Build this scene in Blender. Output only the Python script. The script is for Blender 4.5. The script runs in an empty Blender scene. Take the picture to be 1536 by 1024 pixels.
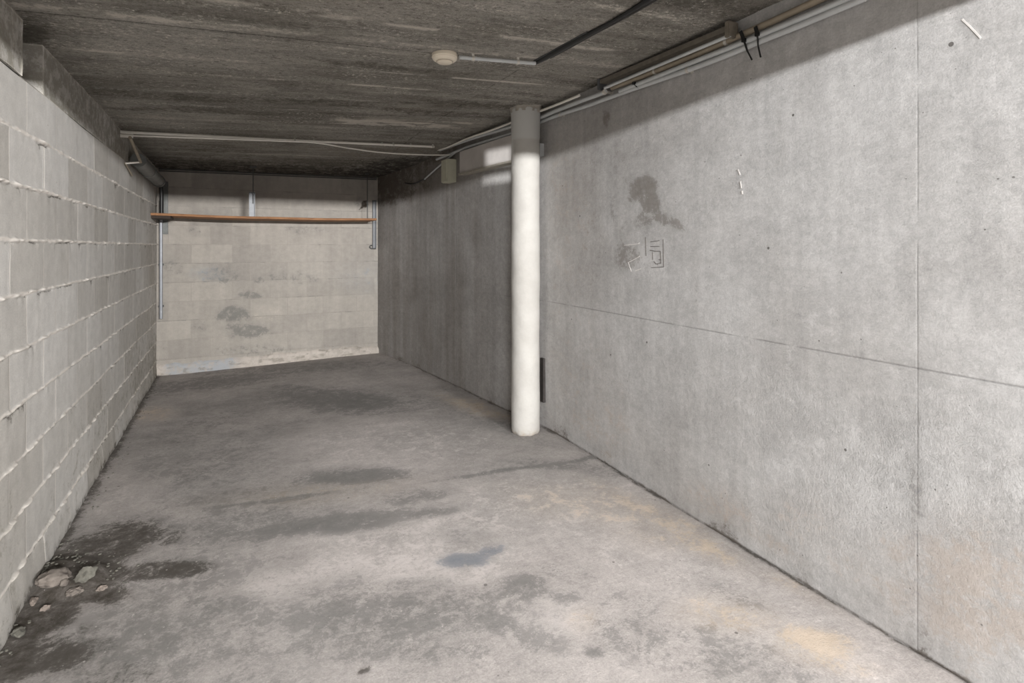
import bpy, bmesh, math, random
import numpy as np
from mathutils import Vector, Matrix
from mathutils import noise as mnoise

# ------------------------------------------------------------------ camera
TH = math.radians(27.17)
CS, SN = math.cos(TH), math.sin(TH)
F, CX, HY, CAMZ = 820.0, 768.0, 370.0, 1.33
scene = bpy.context.scene
cam_d = bpy.data.cameras.new('camera')
cam = bpy.data.objects.new('camera', cam_d)
scene.collection.objects.link(cam)
cam.location = (0, 0, CAMZ)
cam.rotation_euler = (math.pi / 2, 0, -TH)
cam_d.sensor_width = 36
cam_d.lens = F / 1536 * 36
cam_d.shift_y = -(512 - HY) / 1536
cam_d.clip_start = 0.02
scene.camera = cam

# ------------------------------------------------------------------ light
scene.view_settings.view_transform = 'Standard'
scene.view_settings.look = 'None'
scene.view_settings.exposure = 0.0
scene.view_settings.gamma = 1.0
world = bpy.data.worlds.new('garage_hall')
scene.world = world
world.use_nodes = True
world.node_tree.nodes['Background'].inputs[0].default_value = (0.98, 0.99, 1.0, 1)
world.node_tree.nodes['Background'].inputs[1].default_value = 0.16

def area_lamp(name, loc, target, sx, sy, power, col=(1, 1, 1), spread=180):
    d = bpy.data.lights.new(name, 'AREA')
    d.shape = 'RECTANGLE'; d.size = sx; d.size_y = sy
    d.energy = power; d.color = col; d.spread = math.radians(spread)
    o = bpy.data.objects.new(name, d)
    scene.collection.objects.link(o)
    o.location = loc
    o.rotation_euler = (Vector(target) - Vector(loc)).to_track_quat('-Z', 'Y').to_euler()
    return o
area_lamp('hall_tube_lamp', (-1.45, -4.3, 2.285), (0.9, 3.0, 1.2), 1.3, 0.06, 400, (0.99, 0.99, 1.0))
area_lamp('hall_tube_lamp', (0.35, -4.3, 2.285), (0.9, 3.0, 1.2), 1.3, 0.06, 270, (1.0, 0.99, 0.98))
area_lamp('hall_tube_lamp', (1.95, -4.3, 2.285), (0.4, 3.0, 1.2), 1.3, 0.06, 650, (1.0, 0.985, 0.965))

# ------------------------------------------------------------------ helpers
C = scene.collection
rng = np.random.RandomState(7)
random.seed(11)

def _hash(ix, iy, seed):
    n = (ix * 374761393 + iy * 668265263 + seed * 1442695041) & 0x7fffffff
    n = ((n ^ (n >> 13)) * 1274126177) & 0x7fffffff
    return ((n ^ (n >> 16)) & 0xffff) / 65535.0

def vnoise(x, y, seed=0):
    ix = np.floor(x).astype(np.int64); iy = np.floor(y).astype(np.int64)
    fx = x - ix; fy = y - iy
    fx = fx * fx * (3 - 2 * fx); fy = fy * fy * (3 - 2 * fy)
    a = _hash(ix, iy, seed); b = _hash(ix + 1, iy, seed)
    c = _hash(ix, iy + 1, seed); d = _hash(ix + 1, iy + 1, seed)
    return (a * (1 - fx) + b * fx) * (1 - fy) + (c * (1 - fx) + d * fx) * fy

def fbm(x, y, seed=0, oct=4):
    s = 0; a = 0.5; t = 0
    for k in range(oct):
        s = s + a * vnoise(x * 2 ** k + 17.3 * k, y * 2 ** k + 9.1 * k, seed + k); t += a; a *= 0.5
    return s / t

def smooth(a, b, x):
    t = np.clip((x - a) / (b - a), 0, 1)
    return t * t * (3 - 2 * t)

def project(X, Y, Z):
    xc = X * CS - Y * SN; z = X * SN + Y * CS
    z = np.where(z < 0.15, np.nan, z)
    return np.nan_to_num(CX + F * xc / z, nan=-9999), np.nan_to_num(HY - F * (Z - CAMZ) / z, nan=-9999)

# shell dimensions
XL, YB, YF = -0.69, 6.70, -0.40
_yk = np.array([-5, 0.0, 0.85, 2.0, 2.77, 3.4, 3.9, 4.95, 5.9, 6.75])
_xk = np.array([1.98, 1.985, 1.99, 2.01, 2.035, 2.05, 1.985, 1.90, 1.79, 1.58])
_ys = np.linspace(-5, 6.75, 900)
_xs = np.convolve(np.pad(np.interp(_ys, _yk, _xk), 12, mode='reflect', reflect_type='odd'), np.ones(25) / 25, 'valid')
def XR(Y): return np.interp(Y, _ys, _xs)
def ceil(X, Y):
    L = 2.17 - 0.004 * Y
    R = np.interp(Y, [-5, 4.1, 5.0, 5.8, 6.75], [2.335, 2.335, 2.29, 2.24, 2.18])
    t = (X - XL) / (2.03 - XL)
    return np.where(Y < -0.42, 2.75, L + (R - L) * t)
def floor_z(X, Y):
    return 0.035 * smooth(5.2, 6.7, Y) * smooth(-0.7, 1.6, X)

def ray(px, py):
    a = (px - CX) / F; b = -(py - HY) / F
    return Vector((a * CS + SN, -a * SN + CS, b))
def at_depth(px, py, z): return Vector((0, 0, CAMZ)) + ray(px, py) * z
def on_x(px, py, X): r = ray(px, py); return Vector((0, 0, CAMZ)) + r * (X / r.x)
def on_y(px, py, Y): r = ray(px, py); return Vector((0, 0, CAMZ)) + r * (Y / r.y)
def on_floor(px, py, h=0.0):
    r = ray(px, py); return Vector((0, 0, CAMZ)) + r * ((h - CAMZ) / r.z)
def on_ceiling(px, py, drop=0.0):
    r = ray(px, py); h = 2.25
    for _ in range(30):
        p = Vector((0, 0, CAMZ)) + r * ((h - CAMZ) / r.z)
        h = float(ceil(p.x, min(p.y, 6.7))) - drop
    return Vector((0, 0, CAMZ)) + r * ((h - CAMZ) / r.z)
def on_right(px, py, off=0.0):
    r = ray(px, py); t = 3.0
    lo, hi = 0.3, 9.0
    for _ in range(50):
        t = (lo + hi) / 2
        p = r * t
        if p.x > float(XR(p.y)) - off or p.y > 6.7: hi = t
        else: lo = t
    return Vector((0, 0, CAMZ)) + r * t

# ------------------------------------------------------------------ materials
class NT:
    def __init__(s, name):
        s.m = bpy.data.materials.new(name); s.m.use_nodes = True
        s.t = s.m.node_tree; s.b = s.t.nodes['Principled BSDF']
    def n(s, typ, **kw):
        o = s.t.nodes.new(typ)
        for k, v in kw.items(): setattr(o, k, v)
        return o
    def put(s, sock, v):
        if hasattr(v, 'links'): s.t.links.new(v, sock)
        elif isinstance(v, (tuple, list)) and len(v) == 3 and sock.type == 'RGBA': sock.default_value = (*v, 1)
        else: sock.default_value = v
    def math(s, op, a, b=0.0, c=0.0, clamp=False):
        o = s.n('ShaderNodeMath', operation=op, use_clamp=clamp)
        s.put(o.inputs[0], a); s.put(o.inputs[1], b)
        if op in ('MULTIPLY_ADD', 'SMOOTH_MIN'): s.put(o.inputs[2], c)
        return o.outputs[0]
    def mix(s, f, a, b, mode='MIX'):
        o = s.n('ShaderNodeMix', data_type='RGBA', blend_type=mode)
        s.put(o.inputs[0], f); s.put(o.inputs[6], a); s.put(o.inputs[7], b)
        return o.outputs[2]
    def step(s, x, a, b, o0=0.0, o1=1.0):
        o = s.n('ShaderNodeMapRange', interpolation_type='SMOOTHSTEP')
        s.put(o.inputs[0], x); s.put(o.inputs[1], a); s.put(o.inputs[2], b); s.put(o.inputs[3], o0); s.put(o.inputs[4], o1)
        return o.outputs[0]
    def scalev(s, v, sc, loc=(0, 0, 0)):
        o = s.n('ShaderNodeMapping'); s.put(o.inputs[0], v); o.inputs[3].default_value = sc; o.inputs[1].default_value = loc
        return o.outputs[0]
    def noise(s, v, scale, detail=4, rough=0.55, dist=0.0):
        o = s.n('ShaderNodeTexNoise'); s.put(o.inputs['Vector'], v)
        o.inputs['Scale'].default_value = scale; o.inputs['Detail'].default_value = detail
        o.inputs['Roughness'].default_value = rough; o.inputs['Distortion'].default_value = dist
        return o.outputs[0]
    def voro(s, v, scale, feat='F1'):
        o = s.n('ShaderNodeTexVoronoi', feature=feat); s.put(o.inputs['Vector'], v); o.inputs['Scale'].default_value = scale
        return o
    def bump(s, h, strength, dist=0.01, normal=None):
        o = s.n('ShaderNodeBump'); o.inputs['Strength'].default_value = strength; o.inputs['Distance'].default_value = dist
        s.put(o.inputs['Height'], h)
        if normal is not None: s.put(o.inputs['Normal'], normal)
        return o.outputs[0]

def srgb(r, g, b):
    f = lambda c: (c / 255 / 12.92) if c / 255 <= 0.04045 else ((c / 255 + 0.055) / 1.055) ** 2.4
    return (f(r), f(g), f(b))

def painted(k, col, chan, n, target, amount=1.0, edge=4.2):
    """mix target colour in where the surface carries a stain"""
    p = k.math('ADD', chan, k.math('MULTIPLY', k.math('SUBTRACT', n, 0.5), edge))
    m = k.math('MULTIPLY', k.step(p, 0.34, 0.68), k.step(chan, 0.02, 0.25))
    soft = k.math('MULTIPLY', chan, k.step(n, 0.3, 0.62, 0.3, 1.0))
    f = k.math('MULTIPLY_ADD', m, 0.45, k.math('MULTIPLY', soft, 0.55))
    f = k.math('MULTIPLY', f, amount, clamp=True)
    return k.mix(f, col, target)

def attr(k, name):
    a = k.n('ShaderNodeAttribute', attribute_name=name)
    s = k.n('ShaderNodeSeparateColor'); k.t.links.new(a.outputs['Color'], s.inputs[0])
    return s.outputs[0], s.outputs[1], s.outputs[2]

def concrete(name, c1, c2, dark, light, warm, grime, blue, stretch=(1, 1, 1), big=1.1, fine_amt=0.25,
             pits=0.0, bump=0.35, grain=0.2, speck=0.0, streak=None, streak_amt=0.0, rough=0.85, crust=0.0, crack=(0.02, 0.019, 0.017)):
    k = NT(name)
    uv = k.n('ShaderNodeUVMap', uv_map='UVMap').outputs[0]
    sv = k.scalev(uv, stretch)
    n1 = k.noise(sv, big, 7, 0.62, 0.3)
    n2 = k.noise(sv, big * 6.5, 8, 0.68, 0.2)
    n3 = k.step(k.noise(uv, 150, 3, 0.7), 0.3, 0.7)
    n4 = k.step(k.noise(uv, 24, 8, 0.75), 0.3, 0.7)
    n5 = k.step(k.noise(k.scalev(uv, (0.7, 1, 1)) if stretch[0] < 1 else sv, 60, 6, 0.8), 0.32, 0.68)
    col = k.mix(k.step(n1, 0.36, 0.64), c1, c2)
    a = fine_amt
    col = k.mix(1.0, col, k.math('MULTIPLY_ADD', k.step(n2, 0.25, 0.75), a, 1 - a / 2), 'MULTIPLY')
    col = k.mix(1.0, col, k.math('MULTIPLY_ADD', n4, 0.22, 0.89), 'MULTIPLY')
    col = k.mix(1.0, col, k.math('MULTIPLY_ADD', n5, grain * 1.3, 1 - grain * 0.65), 'MULTIPLY')
    col = k.mix(1.0, col, k.math('MULTIPLY_ADD', n3, grain * 1.3, 1 - grain * 0.65), 'MULTIPLY')
    if streak:
        st = k.noise(k.scalev(uv, streak), 1.0, 5, 0.6)
        col = k.mix(1.0, col, k.math('MULTIPLY_ADD', k.step(st, 0.3, 0.7), streak_amt, 1 - streak_amt / 2), 'MULTIPLY')
    r, g, b = attr(k, 'paint')
    r2, g2, b2 = attr(k, 'paint2')
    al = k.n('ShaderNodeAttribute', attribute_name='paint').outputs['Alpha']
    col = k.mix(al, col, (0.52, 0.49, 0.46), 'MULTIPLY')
    nn = k.math('MULTIPLY_ADD', k.noise(uv, 10, 10, 0.8, 0.4), 0.65, k.math('MULTIPLY', k.noise(uv, 42, 6, 0.8), 0.35))
    if crust > 0:
        ca = k.step(k.noise(k.scalev(uv, (1.3, 11, 1)), 1.0, 4, 0.6), 0.46, 0.66)
        cb = k.step(k.noise(k.scalev(uv, (0.75, 1, 1)), 55, 6, 0.8), 0.52, 0.6)
        cc = k.math('MULTIPLY', k.math('MULTIPLY_ADD', ca, 0.85, 0.15), cb)
        col = k.mix(k.math('MULTIPLY', cc, crust), col, light)
        cd = k.step(k.noise(k.scalev(uv, (0.5, 1, 1)), 50, 5, 0.75, 0.4), 0.44, 0.36)
        col = k.mix(k.math('MULTIPLY', cd, crust * 0.7), col, dark)
    col = painted(k, col, g, nn, light, 0.95)
    col = painted(k, col, b, nn, warm, 0.8)
    col = painted(k, col, r, nn, dark, 0.9)
    col = painted(k, col, g2, nn, blue, 0.9)
    col = painted(k, col, r2, nn, grime, 1.0)
    h = k.math('ADD', k.math('MULTIPLY', n4, 0.5), k.math('ADD', k.math('MULTIPLY', n5, 0.35), k.math('MULTIPLY', n3, 0.12)))
    if pits > 0:
        v = k.voro(uv, 9); gate = k.n('ShaderNodeSeparateColor'); k.t.links.new(v.outputs['Color'], gate.inputs[0])
        rad = k.math('MULTIPLY', k.math('POWER', gate.outputs[0], 3.4), 0.07)
        pm = k.math('LESS_THAN', v.outputs['Distance'], rad)
        pm = k.math('MULTIPLY', pm, pits)
        v2 = k.voro(uv, 34); gate2 = k.n('ShaderNodeSeparateColor'); k.t.links.new(v2.outputs['Color'], gate2.inputs[0])
        pm2 = k.math('MULTIPLY', k.math('LESS_THAN', v2.outputs['Distance'], k.math('MULTIPLY', k.math('POWER', gate2.outputs[1], 6.0), 0.12)), pits * 0.8)
        pm = k.math('MAXIMUM', pm, pm2)
        col = k.mix(k.math('MULTIPLY', pm, 0.85), col, (0.10, 0.092, 0.085))
        h = k.math('SUBTRACT', h, k.math('MULTIPLY', pm, 0.9))
    if speck > 0:
        v = k.voro(uv, 38); gate = k.n('ShaderNodeSeparateColor'); k.t.links.new(v.outputs['Color'], gate.inputs[0])
        pm = k.math('LESS_THAN', v.outputs['Distance'], k.math('MULTIPLY', k.math('POWER', gate.outputs[0], 6.0), 0.16))
        col = k.mix(k.math('MULTIPLY', pm, speck), col, light)
    col = k.mix(k.math('MULTIPLY', b2, 0.85, clamp=True), col, crack)
    k.put(k.b.inputs['Base Color'], col)
    k.b.inputs['Roughness'].default_value = rough
    k.b.inputs['Specular IOR Level'].default_value = 0.2
    ra = k.n('ShaderNodeAttribute', attribute_name='paint2').outputs['Alpha']
    bn = k.n('ShaderNodeBump'); bn.inputs['Distance'].default_value = 0.012
    k.put(bn.inputs['Height'], h); k.put(bn.inputs['Strength'], k.math('MULTIPLY_ADD', ra, 0.32, bump))
    k.put(k.b.inputs['Normal'], bn.outputs[0])
    return k.m

def block_mat(name, c1, c2, mortar, dark, bw, rh, off_u, off_v, ms, vary, headamt=1.0, bedamt=1.0, bump=0.3, wob=0.004, light=(0.6, 0.58, 0.55)):
    k = NT(name)
    uv = k.n('ShaderNodeUVMap', uv_map='UVMap').outputs[0]
    wv = k.n('ShaderNodeTexNoise'); k.put(wv.inputs['Vector'], uv); wv.inputs['Scale'].default_value = 14; wv.inputs['Detail'].default_value = 4
    vm = k.n('ShaderNodeVectorMath', operation='SUBTRACT'); k.put(vm.inputs[0], wv.outputs['Color']); vm.inputs[1].default_value = (.5, .5, .5)
    vs = k.n('ShaderNodeVectorMath', operation='SCALE'); k.put(vs.inputs[0], vm.outputs[0]); vs.inputs['Scale'].default_value = wob * 4
    va = k.n('ShaderNodeVectorMath', operation='ADD'); k.put(va.inputs[0], uv); k.put(va.inputs[1], vs.outputs[0])
    vo = k.n('ShaderNodeVectorMath', operation='ADD'); k.put(vo.inputs[0], va.outputs[0]); vo.inputs[1].default_value = (off_u, off_v, 0)
    br = k.n('ShaderNodeTexBrick', offset=0.46, offset_frequency=2)
    k.put(br.inputs['Vector'], vo.outputs[0])
    br.inputs['Color1'].default_value = (0, 0, 0, 1); br.inputs['Color2'].default_value = (1, 1, 1, 1)
    br.inputs['Mortar'].default_value = (0.5, 0.5, 0.5, 1)
    br.inputs['Scale'].default_value = 1; br.inputs['Mortar Size'].default_value = ms
    br.inputs['Mortar Smooth'].default_value = 0.4
    br.inputs['Brick Width'].default_value = bw; br.inputs['Row Height'].default_value = rh
    tone = k.n('ShaderNodeSeparateColor'); k.t.links.new(br.outputs['Color'], tone.inputs[0])
    n1 = k.noise(uv, 1.3, 6, 0.6, 0.3); n2 = k.noise(uv, 16, 8, 0.7); n3 = k.noise(uv, 150, 3, 0.6)
    st = k.noise(k.scalev(uv, (11, 0.9, 1)), 1.0, 5, 0.6)
    t = k.math('MULTIPLY_ADD', tone.outputs[0], vary, k.math('MULTIPLY', k.step(n1, 0.3, 0.7), 1 - vary))
    col = k.mix(t, c1, c2)
    col = k.mix(1.0, col, k.math('MULTIPLY_ADD', n2, 0.5, 0.75), 'MULTIPLY')
    col = k.mix(1.0, col, k.math('MULTIPLY_ADD', st, 0.35, 0.825), 'MULTIPLY')
    col = k.mix(1.0, col, k.math('MULTIPLY_ADD', n3, 0.35, 0.825), 'MULTIPLY')
    r, g, b = attr(k, 'paint')
    r2, g2, b2 = attr(k, 'paint2')
    nn = k.noise(uv, 14, 10, 0.78, 0.3)
    hf = k.math('MULTIPLY', br.outputs['Fac'], k.step(nn, 0.25, 0.6, 0.35, 1.0))
    col = k.mix(k.math('MULTIPLY', hf, headamt), col, mortar)
    col = k.mix(k.math('MULTIPLY', b2, bedamt), col, mortar)
    col = painted(k, col, g, nn, light, 0.9)
    col = painted(k, col, b, nn, srgb(150, 165, 180), 0.7)
    col = painted(k, col, r, nn, dark, 0.8)
    col = painted(k, col, r2, nn, srgb(60, 52, 44), 1.0)
    # pores
    v = k.voro(uv, 16); gate = k.n('ShaderNodeSeparateColor'); k.t.links.new(v.outputs['Color'], gate.inputs[0])
    pm = k.math('LESS_THAN', v.outputs['Distance'], k.math('MULTIPLY', k.math('POWER', gate.outputs[0], 6.0), 0.07))
    col = k.mix(k.math('MULTIPLY', pm, 0.6), col, dark)
    k.put(k.b.inputs['Base Color'], col)
    k.b.inputs['Roughness'].default_value = 0.9
    k.b.inputs['Specular IOR Level'].default_value = 0.15
    h = k.math('ADD', k.math('MULTIPLY', n2, 0.5), k.math('MULTIPLY', n3, 0.3))
    h = k.math('ADD', h, k.math('MULTIPLY', hf, 0.25))
    k.put(k.b.inputs['Normal'], k.bump(h, bump, 0.012))
    return k.m

def plain(name, col, rough=0.5, metal=0.0, var=0.15, scale=30, bump=0.0, col2=None, stretch=(1, 1, 1), spec=0.5):
    k = NT(name)
    tc = k.n('ShaderNodeTexCoord').outputs['Object']
    v = k.scalev(tc, stretch)
    n = k.noise(v, scale, 5, 0.65)
    if col2 is None: col2 = tuple(c * (1 - var) for c in col)
    c = k.mix(k.step(n, 0.3, 0.7), col, col2)
    k.put(k.b.inputs['Base Color'], c)
    k.b.inputs['Roughness'].default_value = rough; k.b.inputs['Metallic'].default_value = metal
    k.b.inputs['Specular IOR Level'].default_value = spec
    if bump: k.put(k.b.inputs['Normal'], k.bump(n, bump, 0.01))
    return k.m

# ------------------------------------------------------------------ mesh helpers
def link(name, me, mat, parent=None):
    o = bpy.data.objects.new(name, me); C.objects.link(o)
    if mat: me.materials.append(mat)
    if parent: o.parent = parent
    return o
def tag(o, label, cat, group=None):
    o['label'] = label; o['category'] = cat
    if group: o['group'] = group
    return o
def thing(name, label, cat, loc=(0, 0, 0), group=None):
    o = bpy.data.objects.new(name, None); C.objects.link(o); o.location = loc; o.empty_display_size = 0.05
    return tag(o, label, cat, group)
def structure(o): o['kind'] = 'structure'; return o

def grid_mesh(name, P, us, vs, uvs=None, paint=None, paint2=None, flip=False, extra=None, darken=None, rough=None):
    """P: arrays (nu,nv,3)"""
    nu, nv = P.shape[:2]
    me = bpy.data.meshes.new(name)
    idx = np.arange(nu * nv).reshape(nu, nv)
    q = np.stack([idx[:-1, :-1], idx[1:, :-1], idx[1:, 1:], idx[:-1, 1:]], -1).reshape(-1, 4)
    if flip: q = q[:, ::-1]
    verts = P.reshape(-1, 3); UV = uvs.reshape(-1, 2)
    p1 = np.zeros((nu * nv, 3)) if paint is None else paint.reshape(-1, 3)
    p2 = np.zeros((nu * nv, 3)) if paint2 is None else paint2.reshape(-1, 3)
    faces = [tuple(f) for f in q.tolist()]
    if extra is not None:           # list of (verts, faces, uv): plain pieces of the same wall
        for ev, ef, eu, ep in extra:
            b = len(verts)
            verts = np.vstack([verts, np.array(ev)]); UV = np.vstack([UV, np.array(eu)])
            p1 = np.vstack([p1, np.array(ep)]); p2 = np.vstack([p2, np.zeros((len(ev), 3))])
            faces += [tuple(i + b for i in f) for f in ef]
    me.from_pydata(verts.tolist(), [], faces)
    uvl = me.uv_layers.new(name='UVMap')
    li = np.zeros(len(me.loops), dtype=np.int32); me.loops.foreach_get('vertex_index', li)
    uvl.data.foreach_set('uv', UV[li].astype(np.float32).ravel())
    for nm, p in (('paint', p1), ('paint2', p2)):
        a = me.attributes.new(nm, 'FLOAT_COLOR', 'POINT')
        c = np.zeros((len(verts), 4), dtype=np.float32); c[:, :3] = p
        if nm == 'paint2':
            if rough is not None: c[:nu * nv, 3] = rough.ravel()
        elif darken is not None: c[:nu * nv, 3] = darken.ravel()
        a.data.foreach_set('color', c.ravel())
    me.polygons.foreach_set('use_smooth', np.ones(len(me.polygons), dtype=bool))
    me.update()
    return me

def lines(a, b, step, fine=(), half=0.008, fs=0.002):
    base = np.arange(a, b, step).tolist() + [b]
    for f in fine:
        base = [x for x in base if abs(x - f) > half]
        base += np.arange(f - half, f + half + 1e-6, fs).tolist()
    return np.array(sorted(x for x in base if a - 1e-9 <= x <= b + 1e-9))

def ell(px, py, cx, cy, rx, ry, ang=0, s=1.0, soft=1.0):
    a = math.radians(ang); dx = px - cx; dy = py - cy
    x = (dx * math.cos(a) + dy * math.sin(a)) / rx; y = (-dx * math.sin(a) + dy * math.cos(a)) / ry
    d = np.sqrt(x * x + y * y)
    return s * (1 - smooth(1 - soft * 0.6, 1 + soft, d))

def bm_obj(name, bm, mat, parent=None, sm=True):
    bmesh.ops.recalc_face_normals(bm, faces=bm.faces)
    me = bpy.data.meshes.new(name); bm.to_mesh(me); bm.free()
    if sm:
        for p in me.polygons: p.use_smooth = True
        me.set_sharp_from_angle(angle=math.radians(40))
    return link(name, me, mat, parent)

def spline(pts, step=0.05):
    pts = [Vector(p) for p in pts]
    if len(pts) == 2:
        return pts
    out = []
    ext = [pts[0] * 2 - pts[1]] + pts + [pts[-1] * 2 - pts[-2]]
    for i in range(1, len(ext) - 2):
        a, b, c, d = ext[i - 1:i + 3]
        n = max(2, int((c - b).length / step))
        for j in range(n):
            t = j / n
            out.append(0.5 * ((2 * b) + (c - a) * t + (2 * a - 5 * b + 4 * c - d) * t * t + (3 * b - a - 3 * c + d) * t ** 3))
    out.append(pts[-1])
    return out

def tube(bm, pts, r, seg=12, smoothed=True, flat=1.0, hollow=False):
    pts = spline(pts) if smoothed else [Vector(p) for p in pts]
    up = Vector((0, 0, 1)); rings = []
    for i, p in enumerate(pts):
        t = (pts[min(i + 1, len(pts) - 1)] - pts[max(i - 1, 0)]).normalized()
        u = up if abs(t.z) < 0.9 else Vector((0, 1, 0))
        s = t.cross(u).normalized(); w = s.cross(t).normalized()
        rr = r(i / (len(pts) - 1)) if callable(r) else r
        rings.append([bm.verts.new(p + (s * math.cos(2 * math.pi * k / seg) + w * math.sin(2 * math.pi * k / seg) * flat) * rr) for k in range(seg)])
    for a, b in zip(rings, rings[1:]):
        for k in range(seg):
            bm.faces.new((a[k], a[(k + 1) % seg], b[(k + 1) % seg], b[k]))
    bm.faces.new(rings[0][::-1]); bm.faces.new(rings[-1])

def box(bm, lo, hi, bev=0.0, M=None):
    r = bmesh.ops.create_cube(bm, size=1)
    lo, hi = Vector(lo), Vector(hi)
    for v in r['verts']:
        v.co = Vector(((lo.x + hi.x) / 2 + v.co.x * (hi.x - lo.x), (lo.y + hi.y) / 2 + v.co.y * (hi.y - lo.y), (lo.z + hi.z) / 2 + v.co.z * (hi.z - lo.z)))
    if bev:
        es = list({e for v in r['verts'] for e in v.link_edges})
        g = bmesh.ops.bevel(bm, geom=es, offset=bev, segments=2, affect='EDGES')
        vs = list({v for f in g['faces'] for v in f.verts} | {v for v in r['verts'] if v.is_valid})
    else: vs = r['verts']
    if M is not None:
        for v in vs: v.co = M @ v.co
    return vs

def frame_matrix(origin, xdir, zdir=Vector((0, 0, 1))):
    x = Vector(xdir).normalized(); y = Vector(zdir).cross(x).normalized(); z = x.cross(y)
    return Matrix.Translation(origin) @ Matrix((x, y, z)).transposed().to_4x4()

def bar(bm, p, q, w, h, bev=0.0):
    p, q = Vector(p), Vector(q)
    M = frame_matrix(p, q - p)
    return box(bm, (0, -w / 2, -h / 2), ((q - p).length, w / 2, h / 2), bev, M)

def lathe(bm, prof, seg=48, wob=None):
    rings = []
    for r, z in prof:
        ring = []
        for k in range(seg):
            a = 2 * math.pi * k / seg; rr = r + (wob(a, z) if wob else 0)
            ring.append(bm.verts.new((rr * math.cos(a), rr * math.sin(a), z)))
        rings.append(ring)
    for a, b in zip(rings, rings[1:]):
        for k in range(seg): bm.faces.new((a[k], a[(k + 1) % seg], b[(k + 1) % seg], b[k]))
    bm.faces.new(rings[0][::-1]); bm.faces.new(rings[-1])

# ------------------------------------------------------------------ floor
us = np.arange(-1.0, 2.35, 0.02); vs = np.concatenate([np.arange(-5, 0.3, 0.1), np.arange(0.3, 6.95, 0.02)])
U, V = np.meshgrid(us, vs, indexing='ij')
Z = floor_z(U, V) + (fbm(U * 2.2, V * 2.2, 3) - 0.5) * 0.010
px, py = project(U, V, Z)
wx = (fbm(U * 3, V * 3, 21) - 0.5) * 50; wy = (fbm(U * 3, V * 3, 22) - 0.5) * 22
qx, qy = px + wx * np.clip((py - 450) / 400, 0.1, 1.3), py + wy * np.clip((py - 450) / 400, 0.1, 1.3)
P1 = np.zeros(U.shape + (3,)); P2 = np.zeros(U.shape + (3,))
dark_spots = [  # x, y, rx, ry, angle, strength
    (500, 784, 110, 13, -8, .85), (640, 768, 40, 6, -6, .5), (535, 714, 75, 9, -4, .7), (625, 743, 50, 9, -8, .45),
    (780, 884, 34, 16, 0, .6), (845, 893, 28, 9, 0, .45), (740, 935, 34, 16, 10, .6), (800, 955, 60, 22, 10, .45),
    (560, 925, 190, 34, -2, .5), (470, 905, 90, 26, 0, .35), (620, 880, 60, 14, 0, .35), (520, 880, 60, 20, 0, .3),
    (840, 697, 60, 8, 5, .45), (900, 705, 60, 9, 4, .35), (690, 800, 40, 12, 0, .35), (300, 860, 120, 26, -8, .45),
    (210, 800, 110, 28, -10, .35), (360, 790, 110, 30, -10, .4), (330, 700, 110, 34, -14, .32), (300, 640, 80, 18, -16, .3),
    (230, 700, 36, 22, -20, .35), (350, 745, 130, 10, -8, .3), (430, 640, 120, 12, -8, .25), (510, 602, 90, 16, 4, .6), (455, 585, 50, 7, 4, .45),
    (330, 572, 110, 10, -7, .5), (440, 552, 140, 8, -3, .4), (180, 960, 150, 60, -8, .45), (300, 1000, 160, 50, 0, .35),
    (120, 990, 140, 40, 0, .35), (1080, 985, 120, 40, 20, .35), (970, 960, 80, 40, 10, .35), (890, 975, 14, 8, 0, .6),
    (1120, 900, 60, 18, 20, .35), (700, 905, 120, 22, 5, .35), (960, 900, 90, 20, 15, .25), (560, 975, 150, 26, 0, .4), (850, 860, 50, 12, 0, .25), (340, 905, 80, 20, 0, .4), (1180, 1000, 80, 24, 25, .3), (620, 600, 90, 12, 8, .3), (680, 1000, 200, 30, 0, .2), (760, 640, 60, 14, 20, .35),
    (230, 905, 60, 20, -10, .3), (800, 700, 110, 3, -8, .6), (400, 754, 90, 2.5, -9, .6), (870, 690, 40, 3, -20, .6), (420, 980, 120, 30, 0, .3)]
for x, y, rx, ry, an, s in dark_spots: P1[..., 0] = np.maximum(P1[..., 0], ell(qx, qy, x, y, rx, ry, an, min(1.0, s * 1.35)))
light_spots = [(620, 800, 150, 30, -6, .5), (560, 850, 190, 22, -5, .55), (400, 870, 60, 30, 20, .6), (680, 860, 70, 20, 0, .5), (560, 670, 170, 30, -3, .35),
    (800, 760, 200, 40, 0, .35), (1000, 870, 160, 60, 30, .25), (560, 640, 120, 14, 0, .35), (130, 935, 40, 20, 0, .45), (220, 870, 60, 10, -6, .4),
    (830, 940, 60, 60, 0, .4), (450, 1000, 110, 20, 0, .3), (220, 618, 34, 12, 0, .45), (190, 740, 60, 40, -30, .35), (430, 930, 50, 30, 20, .3), (900, 1000, 90, 30, 0, .35), (1250, 960, 150, 30, 32, .25), (640, 655, 160, 20, 0, .3)]
for x, y, rx, ry, an, s in light_spots: P1[..., 1] = np.maximum(P1[..., 1], ell(qx, qy, x, y, rx, ry, an, s))
warm_spots = [(1100, 925, 60, 24, 10, .5), (1225, 965, 46, 16, 10, .8), (1030, 800, 80, 16, 28, .5), (960, 760, 70, 12, 22, .45), (1205, 885, 50, 10, 28, .35),
    (890, 760, 110, 20, 8, .35), (715, 612, 50, 8, 18, .6), (230, 620, 28, 9, 0, .5), (470, 740, 130, 14, -6, .3), (880, 925, 20, 16, 0, .35), (980, 790, 60, 26, 0, .3), (1240, 990, 60, 14, 10, .5)]
for x, y, rx, ry, an, s in warm_spots: P1[..., 2] = np.maximum(P1[..., 2], ell(qx, qy, x, y, rx, ry, an, s))
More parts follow.
